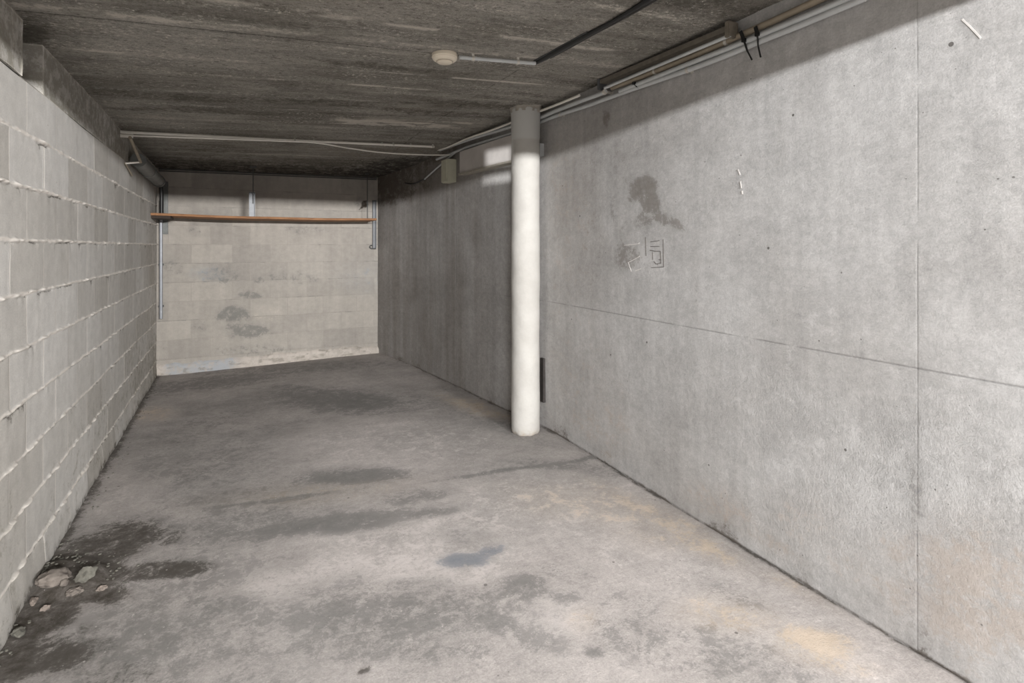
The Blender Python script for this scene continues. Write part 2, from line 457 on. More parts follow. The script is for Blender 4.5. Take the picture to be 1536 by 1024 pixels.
grime_spots = [(175, 815, 75, 26, -14, .8), (250, 858, 80, 13, -6, .75), (120, 870, 75, 26, -10, 1.0), (60, 925, 70, 34, -30, 1.0), (140, 893, 60, 14, 0, 1.0),
    (20, 985, 60, 36, -40, .95), (70, 985, 75, 26, -10, .7), (90, 860, 50, 26, -30, 1.0), (80, 900, 65, 24, -20, 1.0), (150, 960, 30, 26, 0, .35), (180, 1005, 60, 16, 0, .4), (540, 1012, 6, 4, 0, .9),
    (240, 810, 50, 10, -10, .4), (1375, 968, 14, 8, 50, .6), (270, 660, 12, 10, 0, .2)]
for x, y, rx, ry, an, s in grime_spots: P2[..., 0] = np.maximum(P2[..., 0], ell(qx, qy, x, y, rx, ry, an, s, 0.5))
P2[..., 1] = np.maximum(ell(qx, qy, 685, 840, 34, 11, 0, .95, .8), ell(qx, qy, 722, 828, 22, 9, -20, .7, .9))
# dirt that gathers along the foot of the walls
dl = U - XL; dr = XR(V) - U
P2[..., 0] = np.maximum(P2[..., 0], 0.75 * (1 - smooth(0.01, 0.05 + 0.05 * fbm(V * 3, V * 0, 5), dl)))
P2[..., 0] = np.maximum(P2[..., 0], 0.6 * (1 - smooth(0.0, 0.022, dr)) * smooth(0.35, 0.6, fbm(V * 6, V * 0 + 4, 15)))
crumble = (0.035 * ell(px, py, 100, 868, 55, 22, -10, 1, .5) + 0.012 * (1 - smooth(0.0, 0.09, dl)) * fbm(V * 7, U * 9, 9))
Z += crumble * (0.3 + fbm(U * 16, V * 16, 33))
Pf = np.stack([U, V, Z], -1); UVf = np.stack([U, V], -1)
m_floor = concrete('floor_concrete', srgb(172, 166, 163), srgb(150, 146, 143), srgb(110, 109, 107), srgb(204, 197, 194), srgb(194, 176, 154),
                   srgb(64, 59, 53), srgb(108, 115, 124), big=0.9, fine_amt=0.26, pits=0.8, bump=0.2, grain=0.18, speck=0.5, rough=0.8)
me = grid_mesh('floor', Pf, us, vs, UVf, P1, P2)
structure(link('floor', me, m_floor))
FU, FV, FZ = us.copy(), vs.copy(), Z.copy()
def floor_at(x, y):
    i = int(np.argmin(abs(FU - x))); j = int(np.argmin(abs(FV - y))); return float(FZ[i, j])

# ------------------------------------------------------------------ right wall (cast concrete)
pj = on_right(1376, 500); pk = on_right(684, 400); pm_ = on_right(1075, 400)
us = lines(YF, 6.75, 0.025, (pj.y, pk.y), 0.008, 0.002)
vs = lines(0.0, 2.40, 0.025, (0.933,), 0.008, 0.002)
vs = np.unique(np.concatenate([[0, 0.006, 0.012, 0.018], vs[vs > 0.02]]))
U, V = np.meshgrid(us, vs, indexing='ij')
X = XR(U) + (fbm(U * 1.2, V * 1.2, 40) - 0.5) * 0.012
vjag = 0.933 + (fbm(U * 2, U * 0, 44) - 0.5) * 0.004
g1 = np.exp(-((V - 0.933) / 0.0028) ** 2) * smooth(0.25, 0.55, fbm(U * 9, U * 0, 45) + 0.12) * smooth(4.6, 3.0, U)
g2 = np.exp(-((U - pj.y) / 0.0022) ** 2) * smooth(0.3, 0.6, fbm(V * 8, V * 0, 46) + 0.1)
g3 = np.exp(-((U - pk.y) / 0.0035) ** 2) * 0.9
X += 0.0015 * g1 + 0.0008 * g2 + 0.002 * g3
X += 0.008 * (V < 0.008) * (0.3 + fbm(U * 12, U * 0, 47))
px, py = project(X, U, V)
wx = (fbm(U * 3, V * 3, 51) - 0.5) * 50; wy = (fbm(U * 3, V * 3, 52) - 0.5) * 50
qx, qy = px + wx, py + wy
P1 = np.zeros(U.shape + (3,)); P2 = np.zeros(U.shape + (3,))
for x, y, rx, ry, an, s in [(965, 282, 15, 18, 70, 1.0), (974, 305, 13, 22, -25, .8), (998, 328, 28, 8, 20, .7), (965, 330, 16, 12, 0, .5), (940, 385, 20, 18, -20, .6), (950, 300, 7, 5, 0, .7),
                            (1375, 740, 10, 60, 0, .45), (930, 300, 14, 90, 0, .25), (890, 350, 12, 120, 0, .22), (1045, 420, 6, 60, 0, .25),
                            (1400, 860, 60, 60, 0, .15), (1380, 965, 16, 22, 0, .5), (1170, 210, 6, 40, 0, .25), (912, 180, 5, 14, 0, .7), (1210, 120, 18, 50, 0, .15)]:
    P1[..., 0] = np.maximum(P1[..., 0], ell(px + wx * .3, py + wy * .3, x, y, rx, ry, an, s, .5))
for x, y, rx, ry, an, s in [(1290, 150, 50, 110, 0, .4), (1320, 740, 140, 60, -20, .5), (1450, 560, 120, 90, 0, .3), (960, 385, 12, 22, 20, .6), (1180, 560, 160, 120, 0, .25),
                            (1490, 740, 90, 50, 0, .4), (1240, 700, 90, 70, 0, .35), (1090, 560, 60, 160, 0, .2)]:
    P1[..., 1] = np.maximum(P1[..., 1], ell(qx, qy, x, y, rx, ry, an, s, 1))
for x, y, rx, ry, an, s in [(1460, 900, 130, 80, 20, .6), (1390, 860, 70, 50, 0, .5), (1320, 850, 60, 40, 20, .3), (1080, 760, 40, 20, 30, .5), (1150, 820, 50, 16, 30, .45), (850, 330, 40, 140, 0, .3), (870, 560, 60, 90, 0, .25), (1210, 780, 60, 40, 20, .3), (900, 640, 50, 30, 30, .4)]:
    P1[..., 2] = np.maximum(P1[..., 2], ell(qx, qy, x, y, rx, ry, an, s, 1))
far = smooth(3.9, 4.8, U)     # wall colour is multiplied darker beyond the column
darken = 0.30 * smooth(2.0, 4.2, U) * (0.5 + fbm(U * 4, V, 62)) + far * (0.35 + 0.5 * (fbm(U * 14, V * 0.8, 61) - .5) + 0.3 * fbm(U * 2, V * 2, 66))
P2[..., 0] = 0.55 * (1 - smooth(0.004, 0.025, V)) * (0.4 + fbm(U * 9, U * 0, 64)) + 0.45 * (1 - smooth(0.02, 0.14, V)) * smooth(0.45, 0.7, fbm(U * 5, V * 5, 63))
P2[..., 1] = 0.35 * np.exp(-((U - pj.y) / 0.05) ** 2) * smooth(1.1, 0.2, V)
P2[..., 2] = np.clip(g1 * .55 + g2 * .35 + g3 * .6, 0, 1)
P2[..., 0] = np.maximum(P2[..., 0], np.maximum(ell(qx, qy, 590, 270, 36, 26, 0, .8), ell(qx, qy, 640, 240, 50, 14, -12, .6)))
rgh = np.zeros(U.shape)
for x, y, rx, ry, an, s in [(1300, 740, 160, 80, -25, 1.0), (1480, 760, 120, 60, 0, .8), (1150, 620, 130, 60, 20, .5), (1000, 560, 120, 60, 10, .3), (1420, 900, 120, 60, 20, .4)]:
    rgh = np.maximum(rgh, ell(qx, qy, x, y, rx, ry, an, s, 1))
P = np.stack([X, U, V], -1)
m_right = concrete('cast_wall_concrete', srgb(185, 184, 183), srgb(168, 166, 164), srgb(122, 117, 111), srgb(204, 203, 202), srgb(178, 165, 154),
                   srgb(92, 84, 76), srgb(150, 153, 157), big=0.8, fine_amt=0.2, pits=1.0, bump=0.2, grain=0.12, crack=(0.09, 0.088, 0.085), speck=0.4,
                   streak=(14, 0.7, 1), streak_amt=0.12)
me = grid_mesh('wall_right', P, us, vs, np.stack([U, V], -1), P1, P2, flip=False, darken=np.clip(darken, 0, 1), rough=rgh)
structure(link('wall_right', me, m_right))

# ------------------------------------------------------------------ left wall (concrete blocks)
joints = [0.155 + 0.2 * k for k in range(10)]
us = np.arange(YF, YB + 0.011, 0.0125)
vs = lines(0.0, 1.955, 0.05, [j for j in joints if j < 1.95], 0.018, 0.003)
U, V = np.meshgrid(us, vs, indexing='ij')
P1 = np.zeros(U.shape + (3,)); P2 = np.zeros(U.shape + (3,))
X = np.full(U.shape, XL) + (fbm(U * 1.3, V * 1.3, 70) - 0.5) * 0.010
row = np.floor((V - 0.155) / 0.2).astype(int)
bcol = np.floor((U + np.where(row % 2 == 0, 0.02, 0.195)) / 0.385).astype(int)
X += (_hash(bcol, row, 5) - 0.5) * 0.003
for j in joints:
    if j > 1.95: continue
    jj = j + (fbm(U * 3, U * 0, 80 + int(j * 10)) - 0.5) * 0.008 + (fbm(U * 26, U * 0, 85 + int(j * 10)) - 0.5) * 0.010
    w = 0.003 + 0.007 * fbm(U * 22, U * 0, 90 + int(j * 10))
    d = np.abs(V - jj) / w
    amp = 0.003 + 0.010 * smooth(0.42, 0.75, fbm(U * 17, V * 30, 100 + int(j * 10)))
    on = smooth(0.2, 0.42, fbm(U * 10, U * 0, 120 + int(j * 10)))
    X += amp * on * np.exp(-d ** 2.5)
    X -= 0.005 * np.exp(-((V - jj + w * 1.7) / 0.004) ** 2) * smooth(0.45, 0.65, fbm(U * 8, U * 0, 140 + int(j * 10)))
    P2[..., 2] = np.maximum(P2[..., 2], on * np.exp(-d ** 3))
    P2[..., 0] = np.maximum(P2[..., 0], 0.6 * np.exp(-((V - jj + w * 1.8) / 0.004) ** 2) * smooth(0.5, 0.68, fbm(U * 8, U * 0, 140 + int(j * 10))))
# rough mortar spilt along the wall's foot
foot = (1 - smooth(0.02, 0.17, V)) * fbm(U * 7, V * 11, 150)
X += 0.035 * foot * (0.4 + 0.6 * smooth(3.2, 1.5, U))
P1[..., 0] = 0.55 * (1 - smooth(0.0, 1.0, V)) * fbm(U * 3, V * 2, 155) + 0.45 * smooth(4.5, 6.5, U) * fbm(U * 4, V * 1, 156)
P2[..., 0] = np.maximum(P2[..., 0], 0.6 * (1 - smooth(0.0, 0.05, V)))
px, py = project(X, U, V)
P1[..., 1] = np.maximum(ell(px, py, 60, 180, 60, 60, 0, .25), ell(px, py, 20, 330, 60, 70, 0, .25))
P = np.stack([X, U, V], -1)
# top course: blocks up to the slab, one block missing near the front
ya = on_x(28, 88, XL).y; yb = on_x(68, 140, XL + 0.01).y
extra = []
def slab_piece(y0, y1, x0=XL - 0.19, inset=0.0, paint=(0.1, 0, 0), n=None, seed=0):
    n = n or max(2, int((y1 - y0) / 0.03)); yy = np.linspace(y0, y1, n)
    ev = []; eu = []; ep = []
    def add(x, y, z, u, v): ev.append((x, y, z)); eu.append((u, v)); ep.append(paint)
    z0 = 1.953; K = 8
    for i, y in enumerate(yy):
        zt = float(ceil(XL, y)) + 0.012
        w = 0.006 * float(fbm(np.array(y * 6.), np.array(3. + seed), 160))
        for kk in range(K):
            t = kk / (K - 1); z = z0 + (zt - z0) * t
            add(XL + inset + w + 0.006 * float(fbm(np.array(y * 20.), np.array(z * 20.), 161)), y, z, y, z)
    f = [(i * K + kk, (i + 1) * K + kk, (i + 1) * K + kk + 1, i * K + kk + 1) for i in range(n - 1) for kk in range(K - 1)]
    # end faces and foot
    for i, y in ((0, y0), (n - 1, y1)):
        b = len(ev); zt = float(ceil(XL, y)) + 0.012
        for kk in range(K):
            z = z0 + (zt - z0) * kk / (K - 1)
            add(x0, y, z, y - 0.19, z)
        f += [(b + kk, i * K + kk, i * K + kk + 1, b + kk + 1) for kk in range(K - 1)]
    b = len(ev)
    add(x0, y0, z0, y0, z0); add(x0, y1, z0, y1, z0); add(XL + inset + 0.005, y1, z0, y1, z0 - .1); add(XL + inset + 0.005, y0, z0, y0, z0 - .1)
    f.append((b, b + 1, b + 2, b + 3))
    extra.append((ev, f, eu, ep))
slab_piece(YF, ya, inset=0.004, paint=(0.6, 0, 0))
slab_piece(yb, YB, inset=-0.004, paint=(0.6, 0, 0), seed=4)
# top ledge of the course below and the back face of the wall
lv = [(XL - 0.2, YF, 1.953), (XL + 0.004, YF, 1.953), (XL + 0.004, YB, 1.953), (XL - 0.2, YB, 1.953), (XL - 0.2, YF, -0.02), (XL - 0.2, YB, -0.02), (XL - 0.2, YF, 2.4), (XL - 0.2, YB, 2.4),
      (XL, YF, 0), (XL, YF, 1.953)]
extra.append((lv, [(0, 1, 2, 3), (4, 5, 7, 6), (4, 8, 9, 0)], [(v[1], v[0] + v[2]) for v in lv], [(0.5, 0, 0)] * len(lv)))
m_left = block_mat('block_wall', srgb(210, 208, 205), srgb(178, 174, 168), srgb(226, 220, 213), srgb(122, 117, 102), 0.385, 0.2,
                   0.02 + 0.385 * 20, 0.045, 0.004, 0.75, headamt=0.9, bedamt=0.95, bump=0.3)
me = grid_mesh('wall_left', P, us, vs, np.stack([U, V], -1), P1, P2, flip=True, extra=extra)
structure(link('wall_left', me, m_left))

# ------------------------------------------------------------------ back wall
us = np.arange(XL - 0.02, 1.72, 0.015); vs = lines(0, 2.3, 0.02, [j for j in joints] + [2.155], 0.01, 0.0033)
U, V = np.meshgrid(us, vs, indexing='ij')
Y = np.full(U.shape, YB) + (fbm(U * 1.5, V * 1.5, 200) - 0.5) * 0.012
P1 = np.zeros(U.shape + (3,)); P2 = np.zeros(U.shape + (3,))
for j in joints + [2.155]:
    g = np.exp(-((V - j - (fbm(U * 3, U * 0, int(j * 50)) - .5) * 0.008) / 0.0035) ** 2) * smooth(0.35, 0.6, fbm(U * 5, U * 0, 210 + int(j * 10)))
    Y += 0.003 * g; P1[..., 0] = np.maximum(P1[..., 0], 0.5 * g)
px, py = project(U, Y, V)
wx = (fbm(U * 6, V * 6, 221) - 0.5) * 16; wy = (fbm(U * 6, V * 6, 222) - 0.5) * 10
qx, qy = px + wx, py + wy
for x, y, rx, ry, an, s in [(350, 472, 24, 10, 0, .8), (375, 441, 16, 6, 0, .6), (372, 496, 26, 10, 0, .7), (392, 418, 8, 5, 0, .5), (262, 400, 14, 12, 0, .35), (290, 345, 10, 8, 0, .3), (300, 490, 14, 8, 0, .3),
                            (330, 413, 26, 10, 0, .4), (440, 415, 40, 9, 0, .3), (385, 525, 60, 8, 0, .3), (460, 347, 30, 6, 0, .3), (540, 300, 8, 8, 0, .3)]:
    P1[..., 0] = np.maximum(P1[..., 0], ell(qx, qy, x, y, rx, ry, an, s, .5))
for x, y, rx, ry, an, s in [(399, 470, 25, 11, 0, .25), (520, 445, 60, 12, 0, .1), (330, 310, 120, 8, 0, .1)]:
    P1[..., 1] = np.maximum(P1[..., 1], ell(px, py, x, y, rx, ry, an, s, .3))
P1[..., 2] = np.maximum(ell(qx, qy, 310, 412, 20, 8, 0, .4), ell(qx, qy, 560, 420, 40, 20, 0, .2))
P2[..., 0] = np.maximum(ell(px, py, 547, 306, 5, 5, 0, 1.0, .3), ell(px, py, 543, 311, 5, 1.5, -35, .9, .3))
P = np.stack([U, Y, V], -1)
m_back = block_mat('old_block_wall', srgb(182, 176, 168), srgb(156, 151, 145), srgb(164, 158, 151), srgb(116, 117, 114), 0.385, 0.2,
                   7.9, 0.045, 0.004, 0.55, headamt=0.6, bedamt=0.0, bump=0.3, light=srgb(204, 196, 184))
me = grid_mesh('wall_back', P, us, vs, np.stack([U, V], -1), P1, P2, flip=False)
structure(link('wall_back', me, m_back))

# ragged render skirting along the back wall's foot
us = np.arange(XL, 1.61, 0.012); ws = np.linspace(0, 1, 12)
U, W = np.meshgrid(us, ws, indexing='ij')
top = 0.115 + 0.035 * (fbm(U * 7, U * 0, 230) - .5) - 0.02 * smooth(0.2, 1.6, U) + 0.02 * (fbm(U * 30, U * 0, 231) - .5)
Vv = W * top + floor_z(U, YB) - 0.005 * (W < 0.05)
Yd = YB - (0.020 + 0.016 * fbm(U * 10, Vv * 25, 232)) * (1 - W ** 6) + 0.004 - 0.006 * (1 - W)
P1 = np.zeros(U.shape + (3,)); P2 = np.zeros(U.shape + (3,))
P1[..., 2] = 0.8 * smooth(0.15, -0.05, U) * smooth(-0.68, -0.55, U) * (0.5 + fbm(U * 6, Vv * 20, 233) * .6)
P1[..., 0] = 0.7 * smooth(0.5, 0.75, fbm(U * 14, Vv * 40, 234))
P1[..., 1] = 0.5
me = grid_mesh('baseboard_back', np.stack([U, Yd, Vv], -1), us, ws, np.stack([U, Vv], -1), P1, P2)
m_skirt = block_mat('ragged_render', srgb(192, 184, 176), srgb(172, 165, 157), srgb(190, 183, 176), srgb(140, 134, 124), 4, 4, 9, 2, 0.001, 0.2, bump=0.6, light=srgb(208, 200, 192))
structure(link('baseboard_back', me, m_skirt))

# ------------------------------------------------------------------ ceiling (board-marked slab)
yl = on_ceiling(360, 51).y
pa = on_ceiling(790, 105); pb = on_ceiling(600, 215)
xl_ = (pa.x + pb.x) / 2
us = lines(-0.95, 2.35, 0.025, (xl_,), 0.008, 0.002)
vs = lines(-5.0, 6.85, 0.025, (yl,), 0.008, 0.002)
U, V = np.meshgrid(us, vs, indexing='ij')
bn = vnoise(V * 7.0, V * 0 + 3, 300)
Zc = ceil(U, V) + (fbm(U * 0.8, V * 6, 301) - .5) * 0.012
g1 = np.exp(-((V - yl - (fbm(U * 3, U * 0, 302) - .5) * .006) / 0.0045) ** 2) * smooth(0.15, 0.35, fbm(U * 5, U * 0, 303)) * smooth(1.4, 1.0, U)
g2 = np.exp(-((U - xl_) / 0.0045) ** 2) * smooth(0.38, 0.5, fbm(V * 22, V * 0, 304)) * (V > pa.y)
Zc += 0.004 * g1 + 0.003 * g2
P1 = np.zeros(U.shape + (3,)); P2 = np.zeros(U.shape + (3,))
P2[..., 2] = np.clip(g1 + g2 * .7, 0, 1)
px, py = project(U, V, Zc)
def ridge(x, y, w, s, u0, u1, seed):
    """a light laitance ridge across the slab through pixel (x, y)"""
    y0 = on_ceiling(x, y).y
    return s * np.exp(-((V - y0 - (fbm(U * 1.5, U * 0, seed) - .5) * 0.05) / w) ** 2) * smooth(0.34, 0.56, fbm(U * 6, V * 22, seed + 1)) * smooth(u0 - .1, u0 + .1, U) * smooth(u1 + .1, u1 - .1, U)
for a in [(400, 95, .010, 1.0, -.6, 2, 311), (360, 42, .035, .7, -.7, 2, 313), (500, 25, .02, .9, -.3, 2, 315), (500, 125, .006, .9, -.4, 1.2, 317), (400, 120, .007, .5, -.3, .8, 319),
          (470, 148, .015, .5, -.5, 1.4, 321), (600, 185, .14, 1.0, .65, 1.75, 323), (330, 160, .008, .9, -.35, .4, 325), (560, 78, .012, .8, .0, 1.0, 327), (300, 207, .03, .9, -.5, .3, 329), (900, 100, .02, .5, 1.1, 1.8, 331), (1000, 25, .02, .6, 1.0, 1.9, 333), (300, 228, .05, .5, -.6, 1.6, 335)]:
    P1[..., 1] = np.maximum(P1[..., 1], ridge(*a))
P1[..., 0] = np.maximum(0.55 * smooth(0.5, 0.75, fbm(U * 0.6, V * 5, 306)), ell(px, py, 45, 50, 25, 22, 0, .8))
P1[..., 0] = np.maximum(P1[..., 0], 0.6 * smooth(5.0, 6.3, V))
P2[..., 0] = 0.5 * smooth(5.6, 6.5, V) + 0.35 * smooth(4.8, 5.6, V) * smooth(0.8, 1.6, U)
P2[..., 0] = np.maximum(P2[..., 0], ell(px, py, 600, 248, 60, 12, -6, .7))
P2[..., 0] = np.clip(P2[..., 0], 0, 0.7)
P1[..., 2] = 0.35 * smooth(0.5, 0.75, fbm(U * 0.8, V * 2, 308))
P = np.stack([U, V, Zc], -1)
m_ceil = concrete('slab_concrete', srgb(174, 170, 162), srgb(138, 134, 126), srgb(84, 80, 72), srgb(236, 230, 220), srgb(156, 144, 128),
                  srgb(52, 49, 45), srgb(110, 112, 112), stretch=(0.45, 1, 1), big=2.0, fine_amt=0.35, pits=0.7, bump=0.9, grain=0.34, speck=1.0, crust=1.0,
                  streak=(1.2, 10, 1), streak_amt=0.3)
me = grid_mesh('ceiling', P, us, vs, np.stack([U, V], -1), P1, P2, flip=True)
structure(link('ceiling', me, m_ceil))

# lintel over the garage opening, behind the camera
m_plainc = plain('lintel_concrete', srgb(170, 166, 160), 0.9, var=.2, scale=8, bump=.2)
bm = bmesh.new(); box(bm, (XL - 0.2, YF - 0.05, 2.125), (2.3, YF + 0.10, 2.80))
structure(bm_obj('wall_front', bm, m_plainc, sm=False))

# ------------------------------------------------------------------ column
k = NT('white_column_paint')
tc = k.n('ShaderNodeTexCoord').outputs['Object']
n1 = k.noise(tc, 5, 6, .6); n2 = k.noise(tc, 40, 6, .7); n3 = k.noise(k.scalev(tc, (6, 6, 1)), 3, 5, .6)
col = k.mix(k.step(n1, .3, .7), srgb(188, 186, 181), srgb(176, 173, 168))
col = k.mix(k.step(n3, .62, .8, 0, .5), col, srgb(180, 172, 160))
sep = k.n('ShaderNodeSeparateXYZ'); k.put(sep.inputs[0], tc)
hi = k.step(k.math('ADD', sep.outputs[2], k.math('MULTIPLY', n2, 0.02)), 2.09, 2.11)
col = k.mix(hi, col, srgb(194, 194, 191))
lowr = k.math('MULTIPLY', k.step(sep.outputs[2], 0.06, 0.0), k.step(n2, .4, .6))
col = k.mix(lowr, col, srgb(170, 160, 148))
k.put(k.b.inputs['Base Color'], col); k.b.inputs['Roughness'].default_value = .75; k.b.inputs['Specular IOR Level'].default_value = .25
k.put(k.b.inputs['Normal'], k.bump(k.math('ADD', n1, k.math('MULTIPLY', n2, .6)), .35, .008))
cxy = Vector((1.88, 3.45))
colr = thing('round_column', 'white painted round concrete column standing close to the cast concrete wall', 'column', (cxy.x, cxy.y, 0))
bm = bmesh.new()
prof = [(0.088, 0.0), (0.096, 0.012), (0.1015, 0.03)] + [(0.1015 + 0.001 * math.sin(z * 7), z) for z in np.arange(0.06, 2.08, 0.03)] + [(0.1025, 2.09), (0.1045, 2.12)] + [(0.1045, z) for z in np.arange(2.14, 2.29, .03)] + [(0.107, 2.30), (0.1045, 2.3105)]
lathe(bm, prof, 56, lambda a, z: 0.0016 * math.sin(3 * a + z * 9) * math.sin(z * 13 + a) + (0.004 * math.sin(7 * a) * (z < .02)))
bm_obj('shaft', bm, k.m, colr)
bm = bmesh.new()
tz = float(ceil(1.88, 3.45)) + 0.004
lathe(bm, [(0.1055, 2.285), (0.1065, 2.30), (0.109, 2.315), (0.113, tz - 0.006), (0.12, tz)], 56, lambda a, z: 0.006 * math.sin(5 * a + 1) * (z - 2.27) / .05 + 0.003 * math.sin(11 * a))
bm_obj('plaster_collar', bm, plain('collar_plaster', srgb(176, 170, 160), .9, var=.25, scale=25, bump=.4), colr)

# ------------------------------------------------------------------ small services: materials
m_grey = plain('grey_plastic_conduit', srgb(196, 199, 200), .35, var=.12, scale=12)
m_white = plain('white_plastic_conduit', srgb(246, 242, 234), .25, var=.08, scale=12)
m_beige = plain('beige_dusty_conduit', srgb(168, 156, 138), .6, var=.25, scale=10)
m_black = plain('black_cable_sheath', srgb(28, 29, 30), .45, var=.3, scale=20)
m_dark = plain('dark_grey_plastic', srgb(84, 86, 86), .5, var=.25, scale=14)
m_metal = plain('galvanised_steel', srgb(112, 114, 117), .45, 0.4, var=.2, scale=25)
m_box = plain('cream_box_plastic', srgb(206, 205, 186), .45, var=.1, scale=20)
m_clip = plain('clip_plastic', srgb(208, 204, 196), .5)
m_soil = plain('grey_soil_pipe', srgb(118, 120, 118), .5, var=.3, scale=10)

def conduit(name, label, cat, pts, r, mat, clips=(), clip_r=None, part='tube', group=None, flat=1.0, smoothed=True, nrm=None):
    """a conduit with its clips; the Empty stands on its first point"""
    t = thing(name, label, cat, pts[0], group)
    bm = bmesh.new(); p0 = Vector(pts[0])
    tube(bm, [Vector(p) - p0 for p in pts], r, 12, smoothed, flat)
    bm_obj(part, bm, mat, t)
    for c in clips:            # (position, direction of the conduit, direction to the surface, height to it)
        pos, d, to, dist = c
        d = Vector(d).normalized(); to = Vector(to).normalized()
        bm = bmesh.new()
        cr = (r if not callable(r) else r(0.5)) + 0.0025
        M = frame_matrix(Vector(pos) - p0, d, to)
        seg = 14; rings = []
        for xx in (-0.007, 0.007):
            rings.append([bm.verts.new(M @ Vector((xx, cr * math.cos(2 * math.pi * q / seg), cr * math.sin(2 * math.pi * q / seg)))) for q in range(seg)])
        for q in range(seg): bm.faces.new((rings[0][q], rings[0][(q + 1) % seg], rings[1][(q + 1) % seg], rings[1][q]))
        bm.faces.new(rings[0]); bm.faces.new(rings[1][::-1])
        box(bm, (-0.006, -0.006, cr * 0.7), (0.006, 0.006, dist), 0, M)
        box(bm, (-0.009, -0.011, dist - 0.004), (0.009, 0.011, dist), 0, M)
        bm_obj('clip', bm, m_clip, t)
    return t

UPZ = (0, 0, 1)
# smoke detector
p = on_ceiling(667, 81, 0.0)
sd = thing('smoke_detector', 'round cream smoke detector on the ceiling slab', 'smoke detector', p)
m_sd = plain('cream_detector_plastic', srgb(232, 222, 204), .4, var=.05)
bm = bmesh.new(); lathe(bm, [(0.058, 0.004), (0.062, -0.004), (0.062, -0.018), (0.059, -0.021)], 40); bm_obj('base', bm, m_sd, sd)
bm = bmesh.new(); lathe(bm, [(0.0585, -0.019), (0.0595, -0.023), (0.056, -0.029), (0.047, -0.035), (0.042, -0.0362)], 40); bm_obj('cover', bm, m_sd, sd)
bm = bmesh.new(); lathe(bm, [(0.040, -0.034), (0.040, -0.039)], 40); bm_obj('sensing_chamber', bm, plain('chamber', srgb(186, 176, 160), .5), sd)
bm = bmesh.new(); lathe(bm, [(0.037, -0.037), (0.037, -0.041), (0.033, -0.044), (0.002, -0.045)], 40); bm_obj('cap', bm, m_sd, sd)

# conduit from detector to the duct
a = on_ceiling(689, 86, 0.022); b = on_ceiling(803, 95, 0.022)
cl = [(a.lerp(b, t), b - a, UPZ, 0.026) for t in (0.17, 0.76)]
conduit('ceiling_conduit', 'short pale grey conduit running from the smoke detector across the slab', 'conduit', [a, b], 0.0095, m_grey, cl, smoothed=False)

# black cable strip along the slab
pts = [on_ceiling(x, y, .010) for x, y in ((804, 94), (820, 86), (850, 69), (884, 51), (925, 29), (975, -1), (1060, -52))]
t = thing('black_cable', 'thick black cable strip fixed to the slab beyond the end of the pale conduit', 'cable', pts[0])
bm = bmesh.new(); tube(bm, [q - pts[0] for q in pts], lambda s: 0.013 + 0.003 * math.sin(s * 9), 10, True, 0.75); bm_obj('sheath', bm, m_black, t)
bm = bmesh.new(); tube(bm, [q - pts[0] + Vector((0.022 + 0.004 * math.sin(i * 2), 0, 0.002)) for i, q in enumerate(pts[1:])], 0.006, 8); bm_obj('side_cable', bm, plain('grey_black_cable', srgb(60, 58, 56), .5), t)
bm = bmesh.new(); bar(bm, pts[0] - pts[0] + Vector((0, 0, .006)), pts[3] - pts[0] + Vector((0, 0, .006)), 0.034, 0.006); bm_obj('backing_strip', bm, m_dark, t)

# conduit crossing the slab from block wall to cast wall
A = [on_ceiling(x, y, .020) for x, y in ((186, 198), (240, 203), (419, 209.5), (651, 220))]
d = A[3] - A[0]
cl = []
for x, y in ((442, 210.5), (471, 212), (573, 216.5), (590, 217), (616, 218.5), (649, 219.8)):
    q = on_ceiling(x, y, .020); cl.append((q, d, UPZ, 0.024))
conduit('ceiling_conduit', 'long straight whitish conduit crossing the slab in front of the back wall', 'conduit', [A[0], A[2], A[3]], 0.0105, m_white, cl, smoothed=False)
S = [on_ceiling(x, y, dr) for x, y, dr in ((185, 203, .045), (256, 205.5, .045), (340, 208.5, .045), (420, 211.5, .05), (473, 214, .055), (529, 223, .075), (583, 229.5, .085), (661, 232.5, .08), (684, 229, .06), (720, 213, .05), (764, 193, .04))]
conduit('hanging_cable', 'thin whitish cable sagging below the long straight slab conduit', 'cable', S, 0.0065, m_white, (), part='sheath')

# left corner drop pipes
e1 = on_x(195, 206, XL + .10); e2 = on_x(211, 243, XL + .10)
t = thing('bent_conduit', 'beige conduit bent down beside the grey soil pipe at the block wall', 'conduit', e1)
bm = bmesh.new(); tube(bm, [Vector((0, 0, 0)), e2 - e1], 0.010, 12, False); bm_obj('tube', bm, m_beige, t)
bm = bmesh.new(); e3 = on_x(188, 245, XL + .012); tube(bm, [e2 - e1, e3 - e1], 0.007, 10, False); bm_obj('tube', bm, m_white, t)
bm = bmesh.new(); tube(bm, [e3 - e1, on_x(192, 252, XL + .012) - e1, on_x(198, 263, XL + .012) - e1], 0.006, 10); bm_obj('tube', bm, m_beige, t)
# stub sockets where the conduits leave the wall
e = A[0]
t = thing('wall_socket_stub', 'pale double conduit sleeve at the top of the block wall', 'sleeve', (XL, e.y, e.z))
for dz in (0.0, -0.026):
    bm = bmesh.new(); tube(bm, [Vector((-.005, 0, dz)), Vector((0.075, 0, dz))], 0.0125, 14, False); bm_obj('sleeve', bm, m_white, t)

